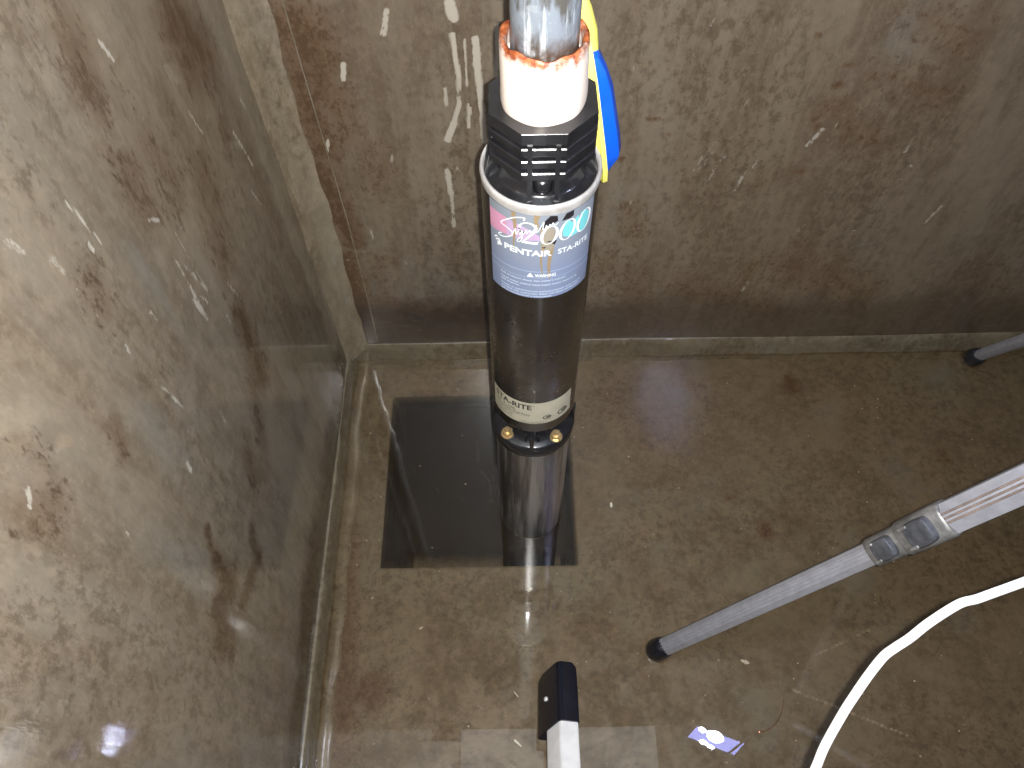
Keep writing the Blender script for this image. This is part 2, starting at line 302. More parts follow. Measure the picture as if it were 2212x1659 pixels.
SCR_B2 = [(0.22, 0.428, 0.237, 0.474, 0.016, 0.36), (0.223, 0.444, 0.233, 0.466, 0.014, 0.36), (0.236, 0.408, 0.25, 0.447, 0.014, 0.32), (0.279, 0.39, 0.283, 0.415, 0.008, 0.5), (0.282, 0.419, 0.295, 0.44, 0.012, 0.32), (0.353, 0.467, 0.363, 0.491, 0.009, 0.58), (0.377, 0.49, 0.378, 0.499, 0.005, 0.43), (0.566, 0.321, 0.574, 0.355, 0.007, 0.54), (0.39, 0.309, 0.394, 0.323, 0.009, 0.4), (0.344, 0.17, 0.348, 0.196, 0.008, 0.43), (0.247, 0.306, 0.26, 0.333, 0.007, 0.29), (0.118, 0.585, 0.114, 0.567, 0.01, 0.25), (0.122, 0.545, 0.128, 0.535, 0.01, 0.29), (0.482, 0.452, 0.484, 0.463, 0.005, 0.43), (0.512, 0.439, 0.515, 0.447, 0.004, 0.36), (0.499, 0.429, 0.502, 0.428, 0.004, 0.58), (0.497, 0.404, 0.5, 0.406, 0.004, 0.43), (0.564, 0.407, 0.564, 0.425, 0.006, 0.29), (0.194, 0.635, 0.198, 0.643, 0.006, 0.36), (0.258, 0.647, 0.27, 0.617, 0.008, 0.22), (0.258, 0.529, 0.261, 0.539, 0.006, 0.29), (0.29, 0.541, 0.291, 0.548, 0.004, 0.29), (0.224, 0.509, 0.227, 0.519, 0.006, 0.29), (0.141, 0.368, 0.144, 0.381, 0.005, 0.36), (0.791, 0.03, 0.784, 0.146, 0.006, 0.25), (0.469, 0.307, 0.473, 0.307, 0.004, 0.58), (0.449, 0.315, 0.451, 0.317, 0.003, 0.43), (0.158, 0.659, 0.162, 0.664, 0.006, 0.36), (0.372, 0.655, 0.374, 0.656, 0.005, 0.36), (0.374, 0.476, 0.377, 0.476, 0.004, 0.43), (0.139, 0.636, 0.139, 0.641, 0.005, 0.29), (0.327, 0.537, 0.333, 0.545, 0.008, 0.25), (0.342, 0.566, 0.344, 0.572, 0.008, 0.25), (0.274, 0.307, 0.28, 0.31, 0.004, 0.29), (0.474, 0.184, 0.491, 0.186, 0.006, 0.22)]
SCR_B3 = [(-0.151, 0.657, -0.159, 0.63, 0.01, 0.8), (-0.209, 0.594, -0.213, 0.574, 0.008, 0.95), (-0.249, 0.486, -0.254, 0.468, 0.006, 0.9), (-0.171, 0.466, -0.176, 0.451, 0.008, 0.5), (-0.288, 0.265, -0.264, 0.262, 0.004, 0.6), (-0.223, 0.328, -0.222, 0.308, 0.004, 0.6), (-0.278, 0.63, -0.279, 0.621, 0.006, 0.6), (-0.3, -0.042, -0.301, -0.045, 0.004, 0.3), (-0.185, 0.262, -0.177, 0.246, 0.006, 0.4), (-0.15, 0.195, -0.142, 0.172, 0.006, 0.3), (-0.125, 0.147, -0.114, 0.141, 0.005, 0.3)]
DRK_B = [(-0.251, 0.64, -0.245, 0.6, 0.0561, 1.0), (-0.236, 0.594, -0.244, 0.557, 0.0374, 0.75), (-0.262, 0.57, -0.258, 0.468, 0.0374, 0.88), (-0.228, 0.557, -0.23, 0.489, 0.0374, 0.62), (-0.271, 0.437, -0.264, 0.352, 0.0374, 1.06), (-0.258, 0.379, -0.253, 0.304, 0.0337, 0.88), (-0.274, 0.264, -0.277, 0.046, 0.0411, 1.1), (-0.277, 0.175, -0.269, 0.046, 0.0374, 1.1), (-0.264, 0.074, -0.069, 0.047, 0.0299, 1.1), (-0.237, 0.15, -0.074, 0.108, 0.0561, 0.56), (-0.219, 0.263, -0.226, 0.174, 0.0374, 0.5), (-0.2, 0.466, -0.197, 0.411, 0.0561, 0.38)]
DRK_B2 = [(0.411, 0.649, 0.479, 0.61, 0.051, 0.4), (0.391, 0.577, 0.488, 0.537, 0.051, 0.35), (0.393, 0.499, 0.432, 0.469, 0.051, 0.4), (0.357, 0.52, 0.372, 0.527, 0.034, 0.45), (0.356, 0.498, 0.355, 0.494, 0.0072, 0.8), (0.358, 0.557, 0.363, 0.556, 0.0096, 0.9), (0.314, 0.622, 0.316, 0.621, 0.006, 0.8), (0.349, 0.423, 0.36, 0.423, 0.0072, 0.8), (0.145, 0.513, 0.156, 0.512, 0.0072, 0.7), (0.117, 0.45, 0.12, 0.449, 0.006, 0.8), (0.141, 0.363, 0.152, 0.303, 0.0425, 0.45), (0.481, 0.377, 0.48, 0.377, 0.0048, 0.8), (0.344, 0.237, 0.335, 0.128, 0.0204, 0.5), (0.401, 0.236, 0.534, 0.159, 0.085, 0.45), (0.235, 0.185, 0.441, 0.1, 0.068, 0.45), (0.122, 0.238, 0.22, 0.094, 0.085, 0.4), (0.684, 0.212, 0.749, 0.171, 0.068, 0.4), (0.433, 0.628, 0.478, 0.638, 0.068, 0.25), (0.359, 0.583, 0.366, 0.583, 0.006, 0.7), (0.173, 0.488, 0.175, 0.487, 0.0048, 0.7), (0.308, 0.402, 0.346, 0.418, 0.034, 0.3), (0.196, 0.04, 0.857, 0.041, 0.0096, 0.8)]
FLR_D = [(0.462, 0.234, 0.463, 0.22, 0.0224, 1.04), (0.368, -0.033, 0.368, -0.042, 0.0196, 1.04), (-0.233, -0.268, -0.232, -0.27, 0.042, 1.04), (-0.229, -0.276, -0.237, -0.263, 0.028, 0.78), (0.32, 0.019, 0.321, 0.017, 0.014, 0.65), (0.683, 0.086, 0.685, 0.082, 0.0196, 0.65), (0.286, 0.233, 0.285, 0.231, 0.0224, 0.45), (0.173, 0.284, 0.173, 0.283, 0.0168, 0.52), (-0.283, -0.192, -0.277, -0.218, 0.028, 0.78), (-0.276, -0.202, -0.265, -0.206, 0.0196, 0.78), (0.154, 0.208, 0.22, 0.152, 0.084, 0.39), (0.213, -0.097, 0.245, -0.119, 0.021, 0.39), (-0.274, -0.25, -0.267, -0.352, 0.042, 0.65), (-0.282, -0.066, -0.274, -0.256, 0.028, 0.65), (-0.299, 0.245, -0.278, -0.066, 0.0252, 0.45), (0.011, -0.367, 0.108, -0.329, 0.0042, 0.52), (-0.108, -0.32, 0.045, -0.331, 0.0056, 0.33)]
FLR_S = [(0.396, -0.23, 0.493, -0.192, 0.006, 0.45), (0.362, -0.273, 0.506, -0.335, 0.007, 0.5), (0.397, -0.249, 0.447, -0.293, 0.004, 0.35), (0.2, 0.117, 0.269, 0.169, 0.02, 0.2), (0.34, 0.167, 0.389, 0.131, 0.03, 0.2), (0.576, 0.227, 0.606, 0.189, 0.02, 0.2), (-0.083, -0.284, -0.076, -0.29, 0.004, 0.5), (-0.152, -0.174, -0.152, -0.176, 0.004, 0.4)]

# ------------------------------------------------------------------ the tank: walls, corner strips, floor, water
XL, YB, FZ = -0.3067, 0.2932, -0.012
def mask(A, B, segs, soft):
    out = np.zeros(A.shape, np.float32)
    for a0, b0, a1, b1, w, st in segs:
        da, db = a1-a0, b1-b0; L = da*da+db*db+1e-9
        t = np.clip(((A-a0)*da+(B-b0)*db)/L, 0, 1)
        d = np.hypot(A-a0-t*da, B-b0-t*db)
        v = np.clip(1-(d/(w*.5)-(1-soft))/soft/1.0, 0, 1) if soft < 1 else np.clip(1-d/w, 0, 1)
        out = np.maximum(out, st*v)
    return out
def sheet(name, a, b, place, scr, drk, mat, keep=None):
    A, B = np.meshgrid(a, b, indexing='xy'); V = place(A, B).reshape(-1, 3)
    nx, ny = len(a), len(b)
    idx = np.arange(nx*ny).reshape(ny, nx)
    F = np.stack([idx[:-1, :-1], idx[:-1, 1:], idx[1:, 1:], idx[1:, :-1]], -1).reshape(-1, 4)
    me = bpy.data.meshes.new(name); me.vertices.add(len(V)); me.vertices.foreach_set('co', V.astype(np.float32).ravel())
    me.loops.add(F.size); me.loops.foreach_set('vertex_index', F.ravel().astype(np.int32))
    me.polygons.add(len(F)); me.polygons.foreach_set('loop_start', np.arange(0, F.size, 4, dtype=np.int32)); me.update(calc_edges=True)
    c = np.zeros((len(V), 4), np.float32); c[:, 0] = mask(A, B, scr, .5).ravel(); c[:, 1] = mask(A, B, drk, 1).ravel(); c[:, 3] = 1
    at = me.attributes.new('marks', 'FLOAT_COLOR', 'POINT'); at.data.foreach_set('color', c.ravel())
    me.materials.append(mat); me.validate()
    return link(name, me, None, 60)
step = .0025
zs = np.concatenate([np.array([-.32, -.1]), np.arange(0, 1.0, step), np.array([1.1, 1.6])])
ys = np.concatenate([np.array([-1.6, -.9]), np.arange(-.56, YB+.0001, step), [YB]])
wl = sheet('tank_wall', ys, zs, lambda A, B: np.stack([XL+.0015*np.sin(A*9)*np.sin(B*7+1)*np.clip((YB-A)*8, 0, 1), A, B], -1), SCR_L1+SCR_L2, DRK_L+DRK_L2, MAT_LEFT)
tag(wl, 'pale grey-brown tank wall at the left, scraped and spotted with dark stains', 'tank wall')
xs = np.concatenate([[XL], np.arange(XL+step, .98, step), [1.4, 2.2]])
zb = np.concatenate([np.array([-.32, -.1]), np.arange(0, .86, step), np.array([1.0, 1.6])])
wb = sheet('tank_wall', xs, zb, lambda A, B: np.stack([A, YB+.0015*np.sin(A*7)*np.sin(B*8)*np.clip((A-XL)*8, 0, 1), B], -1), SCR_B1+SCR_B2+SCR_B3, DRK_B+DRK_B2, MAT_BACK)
tag(wb, 'brown rust-stained tank wall behind the pump, with pale drips and chips', 'tank wall')
# corner strip up the angle between the walls, uneven edge
g = G(); rings = []
nz = np.interp
for z in np.arange(.03, 1.6, .006):
    w = .034 + .0018*math.sin(z*23) + .0012*math.sin(z*61+1) + .0008*random.random(); w2 = .034 + .002*math.sin(z*17+2) + .0013*math.sin(z*71) + .0008*random.random()
    rings.append([(XL-.003, YB-w, z), (XL+.0015, YB-w+.001, z), (XL+w*.30, YB-w*.60, z), (XL+w2*.55, YB-w2*.27, z), (XL+w2*.78, YB-w2*.085, z), (XL+w2-.001, YB-.0012, z), (XL+w2, YB+.003, z), (XL-.003, YB+.003, z)])
g.loft(rings)
g.build('corner_strip', MAT_TRIM, wb, 60)
# thin raised seam line beside the strip
g = G(); pts = []
for z in np.arange(.05, 1.0, .02): pts.append((XL+.052+.004*math.sin(z*5+.5)-.012*max(0, .35-z), YB-.0005, z))
g.tube(pts, .0011, 6); g.build('seam_line', MAT_TRIM, wb, 60)
BASE = [(-.003, .0440), (.0022, .0432), (.0042, .0395), (.0056, .030), (.0068, .016), (.0078, 0), (.0092, -.007), (.0110, -.016), (-.003, -.016)]
BASE_LEFT = [(-.003, .0440), (.0026, .0432), (.0048, .0395), (.0062, .030), (.0070, .016), (.0078, 0), (.0120, -.0062), (.0200, -.0088), (.0270, -.0105), (.0300, -.016), (-.003, -.016)]
g = G(); rings = []
for x in np.concatenate([np.arange(XL+.006, 1.2, .008), [1.6, 2.2]]):
    k = 1+.10*math.sin(x*31)+.06*math.sin(x*83)
    rings.append([(x, YB-o*(k if o > 0 else 1), z+.0015*math.sin(x*9)) for o, z in BASE])
g.loft(rings); g.build('base_strip', MAT_BASE, wb, 50)
g = G(); rings = []
for y in np.concatenate([[-1.6, -1.0], np.arange(-.6, YB-.004, .008)]):
    k = 1+.10*math.sin(y*29)+.06*math.sin(y*77)
    rings.append([(XL+o*(k if o > 0 else 1), y, z+.0012*math.sin(y*11)) for o, z in BASE_LEFT])
g.loft(rings); g.build('base_strip', MAT_BASE, wl, 50)

# floor with the square sump sunk into it
PX0, PX1, PY0, PY1 = -.2305, .0685, -.0855, .2145
fx = np.concatenate([[XL-.01], np.arange(-.305, .98, step), [1.3, 2.2]]); fy = np.concatenate([[-1.6, -.8], np.arange(-.46, .30, step), [.31]])
def floor_place(A, B):
    d = np.minimum(np.minimum(A-PX0, PX1-A), np.minimum(B-PY0, PY1-B))       # >0 inside the pit
    t = np.clip((d+.004)/.010, 0, 1); drop = t*t*(3-2*t)
    z = FZ+.0016*np.sin(A*6+1)*np.sin(B*5) - .30*drop**3 - .006*drop
    return np.stack([A, B, z], -1)
fl = sheet('floor', fx, fy, floor_place, FLR_S, FLR_D, MAT_FLOOR); tag(fl, kind='structure')
g = G(); g.add([(XL-.002, -1.6, 0), (2.2, -1.6, 0), (2.2, YB+.002, 0), (XL-.002, YB+.002, 0)], [(0, 1, 2, 3)])
def men(r, n=7): return [(r*(1-math.cos(t)), r*(1-math.sin(t))) for t in np.linspace(.12, math.pi/2-.02, n)]     # out from the solid, up
def men_strip(P, r):                                       # P(t) -> point on the solid and outward direction
    rows = [[(p[0]+d[0]*o, p[1]+d[1]*o, h_+.0002) for o, h_ in men(r)] for p, d in P]; n = len(rows[0])
    v = [q for w_ in rows for q in w_]; g.add(v, [(i*n+j, i*n+j+1, (i+1)*n+j+1, (i+1)*n+j) for i in range(len(rows)-1) for j in range(n-1)])
men_strip([((x, YB-.0076-.0006*math.sin(x*31)), (0, -1)) for x in np.arange(XL+.008, 1.2, .01)], .0028)
men_strip([((XL+.0076+.0006*math.sin(y*29), y), (1, 0)) for y in np.arange(-.6, YB-.006, .01)], .0028)
def men_ring(cx, cy, R_, r, n=40): men_strip([((cx+R_*math.cos(t), cy+R_*math.sin(t)), (math.cos(t), math.sin(t))) for t in np.linspace(0, 2*math.pi, n+1)], r)
men_ring(0, 0, .0473, .0026, 64); men_ring(.1767, -.2193, .0150, .0035); men_ring(.7845, .266, .0150, .0035)
wat = g.build('water', MAT_WATER, None, 80)
bm = bmesh.new(); bm.from_mesh(wat.data); bmesh.ops.reverse_faces(bm, faces=[f for f in bm.faces if f.normal.z < 0]); bm.to_mesh(wat.data); bm.free(); tag(wat, kind='structure')
mk = make('sump_water', [(PX0-.008, PY0-.008, -.0035), (PX1+.008, PY0-.008, -.0035), (PX1+.008, PY1+.008, -.0035), (PX0-.008, PY1+.008, -.0035)], [(0, 1, 2, 3)], MAT_MURK, None, 0); tag(mk, kind='structure')

# ------------------------------------------------------------------ flat artwork wrapped on a cylinder (u = arc in m, v = height)
def wrap(name, polys, R, mat, parent, midx=None, cell=.003):
    bm = bmesh.new()
    for P in polys:
        vs = [bm.verts.new((u, v, 0)) for u, v in P]
        try: bm.faces.new(vs)
        except ValueError: pass
    return wrap_bm(name, bm, R, mat, parent, cell)
def wrap_bm(name, bm, R, mat, parent, cell=.003):
    bmesh.ops.triangulate(bm, faces=[f for f in bm.faces if len(f.verts) > 4])
    us = [v.co.x for v in bm.verts]; u = math.floor(min(us)/cell)*cell
    while u < max(us):
        bmesh.ops.bisect_plane(bm, geom=bm.verts[:]+bm.edges[:]+bm.faces[:], plane_co=(u, 0, 0), plane_no=(1, 0, 0)); u += cell
    for v in bm.verts:
        a = v.co.x/R; v.co = (R*math.sin(a), -R*math.cos(a), v.co.y)
    for f in bm.faces:
        f.normal_update(); c = f.calc_center_median()
        if f.normal.x*c.x+f.normal.y*c.y < 0: f.normal_flip()
    me = bpy.data.meshes.new(name); bm.to_mesh(me); bm.free(); me.materials.append(mat)
    return link(name, me, parent, 30)
def text_polys(body, u0, u1, v0, v1, bold=0., shear=0., sp=1.0):
    cu = bpy.data.curves.new('t', 'FONT'); cu.body = body; cu.offset = bold; cu.resolution_u = 3; cu.shear = shear; cu.space_character = sp
    ob = bpy.data.objects.new('t', cu); COL.objects.link(ob); dg = bpy.context.evaluated_depsgraph_get()
    me = bpy.data.meshes.new_from_object(ob.evaluated_get(dg)); bpy.data.objects.remove(ob); bpy.data.curves.remove(cu)
    V = [(v.co.x, v.co.y) for v in me.vertices]; x0 = min(v[0] for v in V); x1 = max(v[0] for v in V)
    cap = .70
    P = [[(u0+(V[i][0]-x0)/(x1-x0)*(u1-u0), v0+V[i][1]/cap*(v1-v0)) for i in f.vertices] for f in me.polygons]
    bpy.data.meshes.remove(me); return P
def ribbon(pts, w):                                        # a pen stroke; w = width or list of widths
    pts = [np.array(q) for q in pts]; n = len(pts); L = []
    for i, q in enumerate(pts):
        t = pts[min(i+1, n-1)]-pts[max(i-1, 0)]; t = t/(np.linalg.norm(t)+1e-9); h = (w[i] if isinstance(w, (list, tuple, np.ndarray)) else w)/2
        L.append((q+np.array([-t[1], t[0]])*h, q-np.array([-t[1], t[0]])*h))
    return [[tuple(L[i][0]), tuple(L[i][1]), tuple(L[i+1][1]), tuple(L[i+1][0])] for i in range(n-1)]
def zero(cu, cv, rx, ry, sl):
    o = []; n = 40
    f = lambda k, a, b: (cu+a*math.cos(2*math.pi*k/n)+sl*b*math.sin(2*math.pi*k/n), cv+b*math.sin(2*math.pi*k/n))
    for k in range(n): o.append([f(k, rx, ry), f(k+1, rx, ry), f(k+1, rx*.66, ry*.94), f(k, rx*.66, ry*.94)])
    return o
mm = lambda P: [(u/1000, v/1000) for u, v in P]

# ------------------------------------------------------------------ the pump
pump = thing('submersible_pump', 'tall dark well pump standing in the sump with blue front label and black finned collar', 'pump', (0, 0, -.29))
R0 = .0483
g = G(); g.revolve([(.030, .351), (.0455, .3495), (.0472, .350), (.0483, .353), (.0483, .700), (.0478, .7085), (.040, .709)], 128); casing = g.build('casing', MAT_SHELL, pump, 40)
g = G(); prof = [(.0440+.0026+.0026*math.cos(t), .7110+.0036*math.sin(t)) for t in np.linspace(-math.pi*.5, math.pi, 14)]
g.revolve([(.0440, .7075), (.0483, .7055), (.0487, .709), (.0490, .7115), (.0487, .7140), (.0478, .7155), (.0466, .7152), (.0456, .7135), (.0450, .710)], 128); g.build('top_ring', MAT_RIM, pump, 50)
# black discharge head: dome, eight-sided finned collar, upright ribs
g = G(); g.revolve([(.0455, .7085), (.0452, .7118), (.0440, .7126), (.0390, .7136), (.0366, .7156), (.0350, .7230), (.0335, .734), (.0330, .74)], 96)
head = g.build('discharge_head', MAT_BLACK, pump, 40)
octo = lambda ap: [(ap/math.cos(math.pi/8)*math.cos(math.pi/8+k*math.pi/4), ap/math.cos(math.pi/8)*math.sin(math.pi/8+k*math.pi/4)) for k in range(8)]
g = G(); g.prism(octo(.0338), .732, .770)
g.prism(octo(.0395), .7665, .7765, .0003)
for z0 in (.7555, .7440, .7325): g.prism(octo(.0392), z0, z0+.0072, .0008)
collar = g.build('finned_collar', MAT_BLACK, pump, 30)
for k in (0, 2, 4, 6):
    for s in (-1, 1):
        a = k*math.pi/4; M = Matrix.Rotation(a, 3, 'Z'); g = G()
        prof = [(-.0405, .7668), (-.0405, .7330), (-.0415, .7270), (-.0440, .7160), (-.0447, .7120), (-.0340, .7120), (-.0340, .7668)]
        rings = [[tuple(M @ Vector((s*.0102+dx, y, z))) for y, z in prof] for dx in (-.0019, -.0015, .0015, .0019)]
        g.loft(rings); g.build('rib', MAT_BLACK, collar if False else pump, 30)
g = G(); prof = [(-.0325, .7185), (-.0385, .7185), (-.0400, .7200), (-.0408, .7225), (-.0404, .7260), (-.0388, .7290), (-.0365, .7310), (-.0325, .7318)]
rings = [[(x, -.0325+(y+.0325)*math.sqrt(max(.02, 1-(x/.0078)**2)), z) for y, z in prof] for x in np.linspace(-.0074, .0074, 15)]
g.loft(rings); g.build('pocket_plug', MAT_BLACK, pump, 50)
# pale coupling with a rusty lip, and the riser pipe screwed into it
g = G()
pr = [(.0255, .7700), (.0300, .7700), (.0312, .7760), (.0316, .7820), (.0313, .7900), (.0310, .8060), (.0309, .8220), (.0303, .8262), (.0288, .8275), (.0268, .8266), (.0256, .8230), (.0250, .8150)]
g.revolve(pr, 96)
for i, v in enumerate(g.v):
    a = math.atan2(v[1], v[0]); k = 1+.012*math.sin(3*a+v[2]*90)+.008*math.sin(7*a+1); g.v[i] = (v[0]*k, v[1]*k, v[2]+(.0010*math.sin(5*a)+.0006*math.sin(11*a+2) if v[2] > .82 else 0))
cpl = g.build('coupling', MAT_COUPLING, pump, 50)
g = G(); g.revolve([(.0236, .79), (.0234, .83), (.0234, 2.0), (.02, 2.0)], 72); g.build('riser_pipe', MAT_PIPE, pump, 40)
# suction bracket
g = G(); g.revolve([(.030, .355), (.0300, .3300), (.0320, .3160), (.0345, .3125), (.0470, .3105), (.0500, .3085), (.0514, .3050), (.0514, .2985), (.0500, .2970), (.0500, .2955), (.0510, .2945), (.0508, .2895), (.0490, .2860), (.040, .285)], 128)
brk = g.build('suction_bracket', MAT_BLACK, pump, 35)
for a in (-4, 86, 176, 266):
    M = Matrix.Rotation(math.radians(a), 3, 'Z'); g = G()
    g.box(M @ Vector((0, -.039, .3225)), (.0052, .024, .030), M, .0008)
    for s in (-1, 1): g.box(M @ Vector((s*.0075, -.0335, .319)), (.0030, .015, .020), M, .0006)
    g.box(M @ Vector((0, -.0275, .330)), (.018, .006, .034), M, .0006)
    g.build('bracket_rib', MAT_BLACK, pump, 30)
for a in (-49, 38.3, 131, 221):
    A = math.radians(a); cx, cy = .0427*math.sin(A), -.0427*math.cos(A)
    g = G(); g.revolve([(.0034, .308), (.0034, .3222), (.0028, .3236), (.0010, .3238)], 20, (cx, cy)); bolt = g.build('bolt', MAT_BRASS, pump, 40)
    g = G(); g.revolve([(.0080, .3098), (.0080, .3112), (.0072, .3120)], 28, (cx, cy))
    hx = [(cx+.0068*math.cos(A+k*math.pi/3+.3), cy+.0068*math.sin(A+k*math.pi/3+.3)) for k in range(6)]; g.prism(hx, .312, .3175, .0006); g.build('nut', MAT_BRASS, bolt, 30)
g = G(); g.revolve([(.0300, .2868), (.0482, .2868), (.0492, .2860), (.0492, .2838), (.0484, .2822), (.0476, .2812), (.0474, .2780), (.0474, -.27), (.044, -.29), (.02, -.29)], 128)
motor = g.build('motor', MAT_STEEL, pump, 35)

# the big front label
def flat(name, c, rough=.4): return plain(name, c, rough, 0, 50, .06)
k = NT('label_blue'); z = k.pos()[2]
c = k.mix(k.ramp(z, .60, .70), (.175, .22, .36), (.225, .255, .305)); c = k.mix(k.ramp(k.noise(35, 5), .4, .75, 0, .25), c, (.26, .27, .30)); k.set(color=c, rough=.32, coat=.3); MAT_LBLUE = k.m
MAT_WHITE = flat('label_white', (.72, .76, .78)); MAT_PINK = flat('label_pink', (.52, .25, .37)); MAT_LILAC = flat('label_lilac', (.42, .30, .46))
MAT_TEAL = flat('label_teal', (.16, .52, .56)); MAT_TAN = flat('rust_tan', (.27, .20, .12), .5); MAT_STAIN = flat('rust_stain', (.27, .24, .19), .5); MAT_OCHRE = flat('rust_ochre', (.42, .31, .12), .5); MAT_TORN = flat('torn_dark', (.018, .015, .018), .35); MAT_PALE = flat('pale_line', (.36, .46, .66)); MAT_LTEXT = flat('label_text', (.50, .58, .70))
lab = wrap('front_label', [mm([(-49, 603.2), (49.6, 603.6), (49.8, 705.4), (0, 706), (-49, 705.2)])], R0+.0003, MAT_LBLUE, pump)
def lay(name, polys, mat, lv, cell=.003): return wrap(name, polys, R0+.0003+lv*.00012, mat, lab, None, cell)
lay('pink_band', [mm([(-48.9, 696), (-35.3, 696.4), (-30, 695.4), (-30, 676.2), (-34.9, 676.0), (-46.2, 673.3), (-48.9, 675)])], MAT_PINK, 1)
lay('lilac_band', [mm([(-30, 695.4), (-24.8, 694.7), (-17.6, 692.6), (-9.4, 689), (-1.9, 682.6), (-1.8, 677.7), (-14.7, 676.4), (-30, 676.2)])], MAT_LILAC, 1)
lay('teal_patch', [mm([(17.4, 695.5), (21.7, 696.3), (25, 692), (31, 697), (32, 676.5), (25, 675.5), (17, 679.5)]), mm([(33, 697.5), (37.6, 698.4), (43, 693), (42.8, 680), (38, 675.8), (33, 676)])], MAT_TEAL, 1)
# rust runs and torn places
def drip(u, v1, v0, w):
    P = [(u+.0007*math.sin(t*7+u*900), v1+(v0-v1)*t) for t in np.linspace(0, 1, 14)]; return ribbon(P, [w*(1-.75*t) for t in np.linspace(0, 1, 14)])
lay('rust_run', drip(-.0228, .7055, .666, .004)+drip(.0005, .680, .636, .0034)+drip(.0072, .676, .630, .0050)+drip(-.0045, .706, .690, .005), MAT_TAN, 2)
lay('rust_stain', [mm([(-2.0, 692), (4, 694), (10.5, 690), (10.5, 678), (9, 668), (6, 664), (2.5, 668), (-1, 676)])], MAT_STAIN, 2.2)
lay('torn_patch', [mm([(-1.4, 691.3), (.5, 697), (2.3, 700.6), (6.1, 705.5), (11.8, 704.5), (12.4, 698.8), (9.1, 696.8), (2.5, 693.1)]), mm([(15.5, 697.7), (19.1, 704.7), (25.8, 705.5), (25.8, 699.6), (22.5, 697.6)]),
    mm([(3.7, 676.9), (12.3, 677.1), (10.7, 672.1), (7.1, 674.9)]), mm([(-.2, 669.7), (3.8, 670.9), (2.5, 668.5)]), mm([(-19.2, 690), (-17, 688.5), (-13.5, 685.5), (-15, 684), (-18, 685)])], MAT_TORN, 2.5)
# lettering
Spts = spline(mm([(-15, 698.8), (-14.2, 701.8), (-19, 701.2), (-25, 698), (-32.8, 691.1), (-35.6, 687.2), (-33.8, 686.2), (-29.6, 685.3), (-24.9, 682.2), (-25.3, 678.2), (-30.7, 673.5), (-36.5, 671.4), (-38.5, 672.6), (-35, 675.5)]), 6)
Gpts = spline(mm([(-24.5, 679.5), (-21.8, 687.6), (-21.2, 681), (-18.6, 687.5), (-16.5, 686.8), (-18.5, 682), (-16.6, 684), (-15.8, 687), (-16.5, 677), (-19, 673.4), (-20.2, 675.2), (-14.8, 684), (-12.5, 688.8), (-12.3, 684.5), (-9.6, 689.3), (-8.4, 685.5), (-6, 690), (-4.8, 696), (-4.6, 688), (-2.6, 690), (-1, 694), (1.2, 699.4), (.4, 691.4), (2.4, 692), (3.2, 695.6), (4.2, 692), (6.0, 696.4), (6.6, 693.4), (8.4, 697.6), (9.8, 694.4), (12.6, 697)]), 6)
lay('lettering', ribbon(Spts, .0011)+ribbon(Gpts, .00075), MAT_WHITE, 3, .004)
two = spline(mm([(-18.4, 690.6), (-17.4, 694), (-13.5, 697), (-8.6, 696.4), (-5.2, 692.8), (-6.4, 688), (-10, 682.6), (-14.6, 676.4), (-16.2, 674.4)]), 5)
tw = np.interp(np.linspace(0, 1, len(two)), [0, .15, .3, .5, .62, .85, 1], [.0028, .0012, .0011, .0026, .0028, .0012, .0008])
lay('numeral', ribbon(two, list(tw))+[mm([(-16.8, 673.4), (-3.6, 673.4), (-2.4, 677.6), (-3.8, 675.9), (-15, 676.2)])]
    + zero(.0060, .6838, .0073, .0105, .16)+zero(.0212, .6858, .0074, .0112, .16)+zero(.0376, .6870, .0080, .0117, .14), MAT_WHITE, 3.6, .004)
lay('lettering', text_polys('PENTAIR', -.0325, .0087, .6594, .6659, .035)[:], MAT_WHITE, 3)
lay('lettering', text_polys('STA-RITE', .0138, .0442, .6598, .6656, .02), MAT_WHITE, 3)
lay('emblem', [mm([(-44.2+i*1.5, 665.6-i*2.0+dy*1.0), (-40.6+i*1.5, 668.6-i*2.0+dy*1.0), (-39.8+i*1.5, 667.2-i*2.0), (-43.6+i*1.5, 664.4-i*2.0)]) for i, dy in ((0, 0), (1.1, 0), (2.2, 0))]+[mm([(-40.9, 657.2), (-34.8, 660.6), (-38.2, 667.0), (-39.0, 662.2)])], MAT_WHITE, 3)
lay('rule_line', [mm([(-49, 638.6), (49.6, 638.6), (49.6, 639.2), (-49, 639.2)]), mm([(-48.6, 630.7), (-3, 630.7), (-3, 631.1), (-48.6, 631.1)]), mm([(-3, 630.7), (49.6, 630.7), (49.6, 631.1), (-3, 631.1)])], MAT_PALE, 1)
lay('warning_triangle', [mm([(-12, 632.3), (-5.9, 632.3), (-9, 637.7)])], MAT_WHITE, 3)
lay('lettering', text_polys('WARNING', -.0050, .0131, .6326, .6362, .03), MAT_WHITE, 3)
for s_, u0, u1, v0 in (('Risk of electric shock. See owner\'s manual.', -37.2, 22.8, 626.4), ('Listed motor control must match motor input in hp', -37, 34.6, 620.9), ('and amperes.', -37, -18.2, 617.4),
        ('If motor or control box is not overload protected, motor must be', -36.7, 40.2, 611.9), ('provided with control box. Select and adjust overload per', -36.7, 38.6, 608.4), ('pump manufacturer\'s instructions.', -36.7, 11, 604.9)):
    lay('lettering', text_polys(s_, u0/1000, u1/1000, v0/1000, v0/1000+.0022, .018), MAT_LTEXT, 3, .004)

